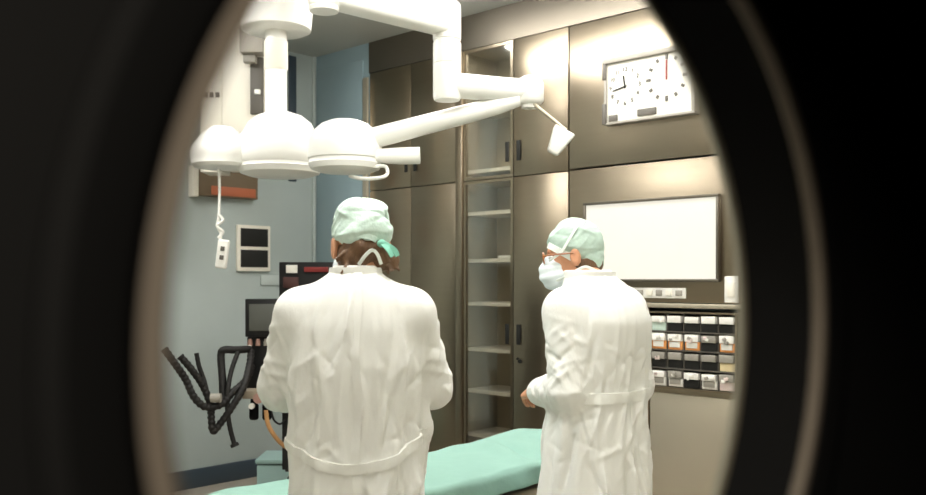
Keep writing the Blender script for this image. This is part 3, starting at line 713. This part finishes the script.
def hand_sdf(g, wrist, d, up, side, curl=0.9):
    """palm, four fingers and a thumb; d = pointing direction, up = back of the hand, side = towards the thumb"""
    wv = np.array(wrist); d = np.array(d)/np.linalg.norm(d); up = np.array(up)-d*np.dot(up, d); up /= np.linalg.norm(up)
    sd = np.cross(up, d); sd *= side
    R = np.stack([sd, d, up], 1)
    g.ell(wv+d*0.05, (0.041, 0.052, 0.016), 0.015, R)
    g.cone(wv-d*0.03, wv+d*0.02, 0.026, 0.025, 0.02)
    for i, (off, L, r) in enumerate(((0.030, 0.072, 0.0088), (0.010, 0.08, 0.0092), (-0.010, 0.075, 0.0088), (-0.029, 0.06, 0.0078))):
        p = wv+d*(0.085-0.004*abs(i-1))+sd*off; a = curl*0.5+0.06*i
        for frac in (0.45, 0.32, 0.23):
            dirv = d*math.cos(a)-up*math.sin(a); q = p+dirv*L*frac
            g.cone(p, q, r, r*0.92, 0.004); p = q; r *= 0.93; a += curl*0.62
    p = wv+d*0.022+sd*0.034-up*0.004
    for L, r, a in ((0.04, 0.0125, 0.75), (0.03, 0.011, 0.45), (0.024, 0.0095, 0.2)):
        dirv = d*math.cos(a)+sd*math.sin(a)*0.8-up*0.35; dirv /= np.linalg.norm(dirv); q = p+dirv*L
        g.cone(p, q, r, r*0.93, 0.006); p = q

def person(label, loc, psi, P):
    root = thing('person', label, 'person', loc, psi)
    HC = np.array(P['head']); HR = rotm(P['yaw'], P['pitch'], P.get('roll', 0))
    hp = lambda x, y, z: HC + HR @ np.array((x, y, z))
    sh, el, wr_ = P['sh'], P['el'], P['wr']
    mir = lambda p, s_: (p[0]*s_, p[1], p[2])
    # ---- body: one continuous surface
    g = SDF((-0.36, -0.28, -0.004), (0.36, 0.56, 1.80), 0.0055)
    g.ell((0, 0, 0.93), (0.16, 0.115, 0.13), 0.04); g.ell((0, 0, 1.10), (0.14, 0.105, 0.17), 0.05); g.ell((0, 0, 1.27), (0.155, 0.105, 0.18), 0.05)
    g.cone((-0.12, -0.01, 1.40), (0.12, -0.01, 1.40), 0.05, 0.05, 0.05)
    g.cone((0, -0.02, 1.40), hp(0, -0.02, -0.05), 0.058, 0.054, 0.03)
    for s_ in (-1, 1):
        S_, E_, W_ = mir(sh, s_), mir(el, s_), mir(wr_, s_)
        g.cone(S_, E_, 0.048, 0.038, 0.03); g.cone(E_, W_, 0.039, 0.026, 0.02)
        d = np.array(W_)-np.array(E_); d /= np.linalg.norm(d); d = d + np.array((-0.25*s_, 0, 0.0))
        hand_sdf(g, np.array(W_), d, (0.55*s_, 0, 1), s_, P.get('curl', 0.9))
        g.cone((0.085*s_, 0, 0.88), (0.09*s_, 0.01, 0.48), 0.085, 0.055, 0.03); g.cone((0.09*s_, 0.01, 0.48), (0.095*s_, -0.01, 0.09), 0.055, 0.04, 0.02)
        g.cone((0.095*s_, -0.02, 0.04), (0.105*s_, 0.14, 0.03), 0.038, 0.03, 0.02)
    # head
    g.ell(hp(0, -0.015, 0.035), (0.074, 0.094, 0.086), 0.02, HR); g.ell(hp(0, 0.03, -0.03), (0.060, 0.064, 0.085), 0.03, HR)
    g.ell(hp(0, 0.052, -0.09), (0.040, 0.036, 0.028), 0.025, HR)
    g.cone(hp(-0.035, 0.082, 0.022), hp(0.035, 0.082, 0.022), 0.010, 0.010, 0.015)
    g.cone(hp(0, 0.088, 0.008), hp(0, 0.112, -0.032), 0.008, 0.013, 0.012)
    g.cone(hp(-0.014, 0.098, -0.035), hp(0.014, 0.098, -0.035), 0.009, 0.009, 0.01)
    g.cone(hp(-0.02, 0.086, -0.064), hp(0.02, 0.086, -0.064), 0.008, 0.008, 0.008)
    g.cone(hp(-0.02, 0.095, -0.0705), hp(0.02, 0.095, -0.0705), 0.002, 0.002, 0.004, cut=True)
    for s_ in (-1, 1):
        g.ell(hp(0.032*s_, 0.092, 0.0), (0.014, 0.010, 0.009), 0.012, HR, cut=True)
        g.ell(hp(0.079*s_, -0.004, -0.012), (0.010, 0.020, 0.032), 0.008, HR); g.ell(hp(0.089*s_, 0.0, -0.008), (0.006, 0.009, 0.016), 0.006, HR, cut=True)
    body = g.mesh('body', 'skin', root)
    for s_ in (-1, 1):
        c = hp(0.032*s_, 0.080, 0.0); MB().lathe(c, [(0.0115*math.sin(a*PI/8), -0.0115*math.cos(a*PI/8)) for a in range(9)], 14).build('eye', 'eye', root, world=False)
    # ---- trousers and shoes (mostly below the picture)
    for s_ in (-1, 1):
        q = SDF((-0.26, -0.2, 0.05), (0.26, 0.2, 0.62), 0.009)
        q.cone((0.095*s_, 0.005, 0.60), (0.095*s_, 0.0, 0.12), 0.082, 0.07, 0, lambda X, Y, Z, t_: 0.004*wob(X, Y, Z*0.6, 22)); q.mesh('trouser_leg', 'trouser', root)
        q = SDF((-0.26, -0.14, -0.001), (0.26, 0.26, 0.12), 0.007)
        q.cone((0.097*s_, -0.03, 0.045), (0.108*s_, 0.15, 0.038), 0.052, 0.048, 0.01)
        q.v[:, :, 0] = 0.01; q.mesh('shoe', 'clog', root)
    # ---- gown
    T = np.array(P['prof'])                     # z, half width, half depth, centre y
    zs = T[:, 0]
    G = SDF((-0.40, -0.34, zs[0]-0.03), (0.40, 0.52, zs[-1]+0.03), 0.0058)
    X = G.ax[0][:, None, None]; Y = G.ax[1][None, :, None]; Z = G.ax[2][None, None, :]
    zi = G.ax[2]; ker = np.hanning(13)[1:-1]; ker /= ker.sum()
    sm = lambda c_: np.convolve(np.pad(np.interp(zi, zs, T[:, c_]), 5, 'edge'), ker, 'valid')[None, None, :]
    wz, dz, cy = sm(1), sm(2), sm(3)
    xx = np.abs(X)/wz; yy = np.abs(Y-cy)/dz
    qn = (xx**2.3+yy**2.3)**(1/2.3)
    th = np.arctan2(X, -(Y-cy))
    amp = np.interp(zi, P['fold'][0], P['fold'][1])[None, None, :]
    d = ((qn-1)*np.minimum(wz, dz)).astype(np.float32)
    d = d + amp*0.35*(np.sin(th*8+1.6*np.sin(Z*3+th)+0.6) + 0.6*np.sin(th*14+2.0*np.sin(Z*2.6+2*th+1.0)))
    near = np.abs(d) < 0.05
    rg = random.Random(P['seed']); LN = []
    for k in range(150):
        z_ = rg.uniform(zs[0], 1.44); f_ = float(np.interp(z_, P['fold'][0], P['fold'][1]))
        LN.append((rg.uniform(-0.5, 0.5), z_, rg.gauss(0, 0.16), rg.uniform(0.05, 0.17), rg.uniform(0.0065, 0.014), rg.choice((1, -1, -1))*f_*rg.uniform(0.5, 1.5)))
    for k in range(90):
        LN.append((rg.uniform(-0.5, 0.5), rg.uniform(0.75, 1.3), rg.uniform(0.4, 1.3)*rg.choice((1, -1)), rg.uniform(0.02, 0.06), rg.uniform(0.006, 0.009), rg.choice((1, -1))*rg.uniform(0.002, 0.0055)))
    sh_ = d.shape
    d[near] += ridges((np.broadcast_to(th, sh_)[near]*0.17), np.broadcast_to(Z, sh_)[near], LN).astype(np.float32)
    d = np.maximum(d, np.maximum(Z-zs[-1], zs[0]-Z))
    G.v = np.minimum(G.v, d.astype(np.float32))
    for s_ in (-1, 1):
        S_, E_, W_ = np.array(mir(sh, s_)), np.array(mir(el, s_)), np.array(mir(wr_, s_))
        R0, R1, R2, R3 = P['sleeve']
        I_ = np.array((0.07*s_, -0.015, sh[2]+0.028))
        G.cone(I_, S_, R0*0.86, R0, 0.05)
        def sleeve_fn(A_, B_, n_, amp_, t0):
            A_, B_ = np.array(A_), np.array(B_); ax_ = (B_-A_)/np.linalg.norm(B_-A_); LL = np.linalg.norm(B_-A_)
            e1 = np.cross(ax_, (0.2, 0.3, 1.0)); e1 /= np.linalg.norm(e1); e2 = np.cross(ax_, e1)
            ls = []
            for k in range(n_):
                v_ = rg.uniform(0, 1)**t0*LL; ls.append((rg.uniform(-0.2, 0.2), v_, rg.choice((1, -1))*rg.uniform(0.35, 1.45), rg.uniform(0.018, 0.06), rg.uniform(0.006, 0.010), rg.choice((1, -1, -1))*amp_*rg.uniform(0.4, 1)))
            def fn(X, Y, Z, t_):
                dx, dy, dz_ = X-A_[0], Y-A_[1], Z-A_[2]
                ph = np.arctan2(dx*e1[0]+dy*e1[1]+dz_*e1[2], dx*e2[0]+dy*e2[1]+dz_*e2[2])
                return ridges(ph*0.065, t_*LL, ls)
            return fn
        f1 = sleeve_fn(S_, E_, 60, 0.008, 0.7); f2 = sleeve_fn(E_, W_, 60, 0.008, 1.0)
        G.cone(S_, E_, R0, R1, 0.035, f1)
        C_ = W_-(W_-E_)/np.linalg.norm(W_-E_)*0.02
        G.cone(E_, E_+(C_-E_)*0.82, R1, R2, 0.025, f2); G.cone(E_+(C_-E_)*0.78, C_, R3, R3, 0.02)
    gown = G.mesh('gown', 'gown', root)
    # belt tied round the gown, hanging a little at the back
    bt = MB(); bl = P['belt']; rings = []; nb = 90
    for k in range(nb):
        a = -PI+2*PI*k/nb
        zc = bl[0]-bl[1]*max(0, math.cos(a-bl[3]))**1.5; prof = []
        for dzz, dr_ in ((-bl[2], -0.012), (-bl[2]*0.97, 0.006), (0, 0.0065), (bl[2]*0.97, 0.006), (bl[2], -0.012)):
            zq = zc+dzz; r_ = 0.05
            c0 = np.interp(zq, zs, T[:, 3])
            wq_, dq_ = np.interp(zq, zs, T[:, 1]), np.interp(zq, zs, T[:, 2])
            u = np.array((math.sin(a)*wq_, -math.cos(a)*dq_)); L = np.linalg.norm(u); u /= L
            lo_, hi_ = 0.6*L, 1.3*L
            for _ in range(14):
                mid = (lo_+hi_)/2
                if G.at((u[0]*mid, c0+u[1]*mid, zq)) < 0: lo_ = mid
                else: hi_ = mid
            lo_ = min(lo_, L*1.08)
            prof.append(bt.bm.verts.new((u[0]*(lo_+dr_), c0+u[1]*(lo_+dr_), zq)))
        rings.append(prof)
    for k in range(nb):
        A_, B_ = rings[k], rings[(k+1) % nb]
        for i in range(5): bt.bm.faces.new((A_[i], A_[(i+1) % 5], B_[(i+1) % 5], B_[i]))
    bt.build('belt', 'gown_seam', root, world=False, angle=35)
    # collar
    return root, hp, HR, HC, G

def cap_sdf(root, hp, HR, HC, r, c, pl, m, puff=None, name='cap', wr=0.004, wf=45):
    lo = HC-0.19; g = SDF(lo, HC+0.19, 0.0034); rc = random.Random(4)
    CL = [(rc.uniform(-0.3, 0.3), rc.uniform(-0.07, 0.07), rc.gauss(1.2, 0.5)*rc.choice((1, -1)), rc.uniform(0.015, 0.05), rc.uniform(0.004, 0.007), rc.choice((1, -1))*rc.uniform(0.002, 0.0045)) for _ in range(70)]
    crease = lambda x, y, z: ridges(np.arctan2(x, -y)*0.09+0*z, z+0*x+0*y, CL)
    nrm, off = np.array(pl[0])/np.linalg.norm(pl[0]), pl[1]
    clip = lambda x, y, z: -((x+c[0])*nrm[0]+(y+c[1])*nrm[1]+(z+c[2])*nrm[2]-off)
    g.ell(hp(*c), r, 0, HR, fn=lambda x, y, z: wr*wob(x, y, z*1.3, wf)+crease(x, y, z), clip=clip)
    if puff: 
        for pc, prd in puff: g.ell(hp(*pc), prd, 0.03, HR, fn=lambda x, y, z: wr*wob(x, y+2, z, wf)+crease(x+pc[0]-c[0], y+pc[1]-c[1], z+pc[2]-c[2]))
    return g.mesh(name, m, root)

def ribbon(root, pts, wdt, th, m, name, nrm):
    P_ = spline(pts, 8); b = MB(); rr = []
    for i, p in enumerate(P_):
        t_ = (P_[min(i+1, len(P_)-1)]-P_[max(i-1, 0)]).normalized(); nn = Vector(nrm(p)).normalized(); sd = t_.cross(nn).normalized()
        rr.append([b.bm.verts.new(p+sd*wdt/2*a+nn*th/2*c) for a, c in ((-1, -1), (1, -1), (1, 1), (-1, 1))])
    for A_, B_ in zip(rr, rr[1:]):
        for k in range(4): b.bm.faces.new((A_[k], A_[(k+1) % 4], B_[(k+1) % 4], B_[k]))
    b.bm.faces.new(rr[0]); b.bm.faces.new(rr[-1][::-1])
    return b.build(name, m, root, world=False, angle=60)

# ------------------------------------------------------------------ person seen from the back
P1 = dict(head=(0.012, 0.05, 1.579), yaw=math.radians(18), pitch=math.radians(-12),
          sh=(0.148, -0.005, 1.385), el=(0.207, 0.06, 1.18), wr=(0.075, 0.285, 1.15), sleeve=(0.068, 0.066, 0.050, 0.044), curl=0.8,
          prof=[(0.44, 0.205, 0.165, 0.0), (0.75, 0.190, 0.155, 0.0), (0.95, 0.181, 0.145, -0.005), (1.04, 0.183, 0.14, -0.005), (1.12, 0.178, 0.135, -0.01),
                (1.25, 0.185, 0.135, -0.015), (1.36, 0.172, 0.122, -0.015), (1.42, 0.148, 0.105, -0.012), (1.465, 0.108, 0.09, -0.005), (1.495, 0.070, 0.076, 0.0), (1.52, 0.060, 0.066, 0.01)],
          fold=([0.4, 1.0, 1.2, 1.38, 1.45, 1.50], [0.012, 0.009, 0.008, 0.0065, 0.003, 0.0]), belt=(1.06, 0.075, 0.014, 0.0), seed=3)
p1l = pt(355.5, 280, 2.50)
p1, hp, HR, HC, G1 = person('person in white gown seen from behind, brown hair under a pale mint cap', (p1l.x, p1l.y, 0), YAW+math.radians(4), P1)
cap_sdf(p1, hp, HR, HC, (0.0805, 0.103, 0.091), (0.002, -0.013, 0.038), ((0.0, 0.05, 1.0), 0.008), 'cap',
        puff=[((0.036, -0.02, 0.080), (0.034, 0.066, 0.036)), ((-0.034, -0.02, 0.080), (0.034, 0.066, 0.036)), ((0.034, -0.06, 0.008), (0.032, 0.036, 0.035)), ((-0.008, -0.056, 0.004), (0.062, 0.046, 0.040))], wr=0.005, wf=34)
# tie: knot and two loose tails at the back of the cap
def hv(x, y, z): return Vector(hp(x, y, z))
back = lambda p: (p-Vector(HC))
def on_cap(deg, z, r=(0.075, 0.106, 0.094), c=(0.004, -0.012, 0.038)):
    k = math.sqrt(max(0.02, 1-((z-c[2])/r[2])**2)); a = math.radians(deg)
    return hv(c[0]+r[0]*k*math.sin(a), c[1]-r[1]*k*math.cos(a), z)
ribbon(p1, [on_cap(-95, 0.022), on_cap(-60, 0.012), on_cap(-25, 0.002), on_cap(5, -0.008), on_cap(18, -0.018)], 0.016, 0.004, 'cap', 'cap_band', back)
ribbon(p1, [on_cap(95, 0.005), on_cap(70, -0.002), on_cap(42, -0.010), on_cap(20, -0.02)], 0.020, 0.004, 'tie', 'cap_band', back)
kb = SDF(HC-0.19, HC+0.19, 0.004); kb.ell(hp(0.030, -0.104, -0.022), (0.015, 0.012, 0.012), 0.004, HR, fn=lambda x, y, z: 0.002*wob(x, y, z, 120)); kb.mesh('cap_knot', 'tie', p1)
ribbon(p1, [hv(0.032, -0.112, -0.024), hv(0.048, -0.118, -0.034), hv(0.064, -0.116, -0.046), hv(0.070, -0.112, -0.058)], 0.016, 0.003, 'tie', 'cap_tie', back)
ribbon(p1, [hv(0.030, -0.112, -0.024), hv(0.040, -0.122, -0.04), hv(0.052, -0.124, -0.062)], 0.014, 0.003, 'tie', 'cap_tie', back)
# hair under the cap
hg = SDF(HC-0.2, HC+0.2, 0.0042)
hn = lambda x, y, z: 0.006*wob(x*1.4, y*1.4, z*0.5, 70)
hg.ell(hp(0.002, -0.026, -0.026), (0.074, 0.080, 0.050), 0, HR, fn=hn, clip=lambda x, y, z: (z-0.05)); hg.ell(hp(0.052, -0.05, -0.055), (0.036, 0.04, 0.034), 0.02, HR, fn=hn); hg.ell(hp(-0.045, -0.045, -0.05), (0.034, 0.04, 0.032), 0.02, HR, fn=hn)
hg.ell(hp(0, 0.068, -0.03), (0.075, 0.055, 0.11), 0.01, HR, cut=True)
for k in range(34):
    s_ = random.choice((1, 1, 1, -1)); b0 = hv(s_*random.uniform(0.03, 0.07), random.uniform(-0.075, -0.03), random.uniform(-0.07, -0.03))
    e0 = b0 + Vector(HR @ np.array((s_*random.uniform(0.005, 0.032), random.uniform(-0.02, 0.0), random.uniform(-0.035, 0.0))))
    hg.cone(b0, e0, 0.007, 0.0035, 0.004)
hg.mesh('hair', 'hair', p1)
# mask ties round the back of the neck and back opening of the gown
ribbon(p1, [hv(-0.035, -0.092, -0.078), hv(-0.018, -0.106, -0.055), hv(0.0, -0.110, -0.042), hv(0.014, -0.108, -0.052), hv(0.026, -0.100, -0.078)], 0.009, 0.004, 'band', 'mask_strap', back)
mk = SDF(HC-0.2, HC+0.2, 0.0045); mk.ell(hp(0, 0.085, -0.05), (0.062, 0.045, 0.062), 0, HR); mk.mesh('face_mask', 'mask', p1)
def neckband(root, G, z0, dz, wd):
    Q = []
    for k in range(17):
        a = math.radians(-110+k*220/16); zz = z0+dz*math.cos(a); r_ = 0.02
        for _ in range(80):
            if G.at((math.sin(a)*r_, NB_Y-math.cos(a)*r_, zz)) > 0: break
            r_ += 0.002
        Q.append(Vector((math.sin(a)*r_, NB_Y-math.cos(a)*r_, zz)))
    ribbon(root, Q, wd, 0.005, 'gown_seam', 'collar', lambda p: (p.x, p.y-NB_Y, 0.01))
NB_Y = 0.01; neckband(p1, G1, 1.503, 0.0, 0.022)
pts_ = []
for k in range(24):
    z = 1.50-k*0.043; y = -0.05
    for _ in range(60):
        if G1.at((0.01, y, z)) > 0: break
        y -= 0.004
    pts_.append(Vector((0.01+0.004*math.sin(k), y+0.001, z)))
ribbon(p1, pts_, 0.022, 0.007, 'gown', 'back_opening', lambda p: (0, -1, 0))

# ------------------------------------------------------------------ masked person in profile
P2 = dict(head=(0.0, 0.105, 1.571), yaw=math.radians(44), pitch=math.radians(-8),
          sh=(0.145, 0.0, 1.375), el=(0.165, -0.035, 1.105), wr=(0.125, 0.17, 1.08), sleeve=(0.074, 0.066, 0.052, 0.045), curl=1.6,
          prof=[(0.44, 0.225, 0.18, 0.0), (0.75, 0.21, 0.168, 0.0), (0.95, 0.195, 0.152, -0.005), (1.05, 0.183, 0.142, -0.01), (1.12, 0.178, 0.138, -0.015),
                (1.25, 0.187, 0.142, -0.025), (1.34, 0.185, 0.14, -0.03), (1.40, 0.165, 0.125, -0.02), (1.445, 0.125, 0.11, 0.0), (1.48, 0.09, 0.092, 0.02), (1.515, 0.075, 0.08, 0.045)],
          fold=([0.4, 1.0, 1.2, 1.38, 1.46, 1.52], [0.012, 0.009, 0.006, 0.004, 0.001, 0.0]), belt=(1.085, 0.0, 0.018, 0.0), seed=11)
p2l = pt(595.5, 280, 3.16)
p2, hp, HR, HC, G2 = person('person in white gown with green cap and face mask, seen in profile', (p2l.x, p2l.y, 0), math.radians(82), P2)
cap_sdf(p2, hp, HR, HC, (0.081, 0.098, 0.092), (0, -0.008, 0.040), ((0.0, -0.6, 0.8), -0.022), 'cap2',
        puff=[((0, -0.055, 0.035), (0.066, 0.045, 0.055)), ((0, -0.058, -0.03), (0.064, 0.042, 0.052))], wr=0.004)
back = lambda p: (p-Vector(HC))
def on_head(y, z, s_=-1, r=(0.085, 0.103, 0.097), c=(0, -0.008, 0.040)):
    """point on the cap's left side at head height z and depth y"""
    q_ = 1-((y-c[1])/r[1])**2-((z-c[2])/r[2])**2
    return hv(s_*r[0]*math.sqrt(max(0.02, q_)), y, z)
ribbon(p2, [on_head(y_, (-0.022+0.6*y_)/0.8+0.009) for y_ in (0.085, 0.06, 0.03, 0.0, -0.03, -0.06, -0.085, -0.1)], 0.022, 0.004, 'band', 'cap_band', back)
ribbon(p2, [hv(-0.058, 0.088, -0.010), hv(-0.080, 0.045, 0.012), on_head(0.015, 0.045), on_head(-0.02, 0.09), on_head(-0.045, 0.118)], 0.009, 0.004, 'band', 'mask_strap', back)
ribbon(p2, [hv(-0.052, 0.075, -0.085), hv(-0.078, 0.03, -0.072), hv(-0.082, -0.03, -0.05), hv(-0.066, -0.07, -0.07), hv(-0.035, -0.095, -0.082)], 0.009, 0.004, 'band', 'mask_strap', back)
kb = SDF(HC-0.2, HC+0.2, 0.004); kb.ell(hp(-0.03, -0.098, -0.085), (0.013, 0.012, 0.012), 0.004, HR, fn=lambda x, y, z: 0.002*wob(x, y, z, 120)); kb.mesh('cap_knot', 'tie', p2)
mk = SDF(HC-0.2, HC+0.2, 0.0036)
mk.ell(hp(0, 0.072, -0.055), (0.064, 0.062, 0.066), 0, HR, fn=lambda x, y, z: 0.0022*np.sin(z*190+2*wob(x, y, z, 20)), clip=lambda x, y, z: -(y+0.028-0.25*np.abs(z)*0))
mk.mesh('face_mask', 'mask', p2)
hg = SDF(HC-0.2, HC+0.2, 0.0042)
hg.ell(hp(0, -0.03, -0.03), (0.074, 0.07, 0.06), 0, HR, fn=lambda x, y, z: 0.004*wob(x, y, z*0.5, 80), clip=lambda x, y, z: np.maximum(z-0.01, y-0.03)); hg.mesh('hair', 'hair', p2)
# spectacles
gl = MB()
for s_ in (-1, 1):
    gl.tube([hv(s_*0.034+0.026*math.cos(a*PI/12), 0.108, 0.002+0.019*math.sin(a*PI/12)) for a in range(24)], 0.0032, 8, closed=True)
    gl.tube(spline([hv(s_*0.06, 0.106, 0.008), hv(s_*0.078, 0.07, 0.008), hv(s_*0.084, 0.0, 0.004)], 6), 0.003, 8)
gl.tube([hv(-0.009, 0.112, 0.006), hv(0.009, 0.112, 0.006)], 0.003, 8)
gl.build('spectacles', 'glasses', p2, world=False)
NB_Y = 0.04; neckband(p2, G2, 1.497, 0.0, 0.022)
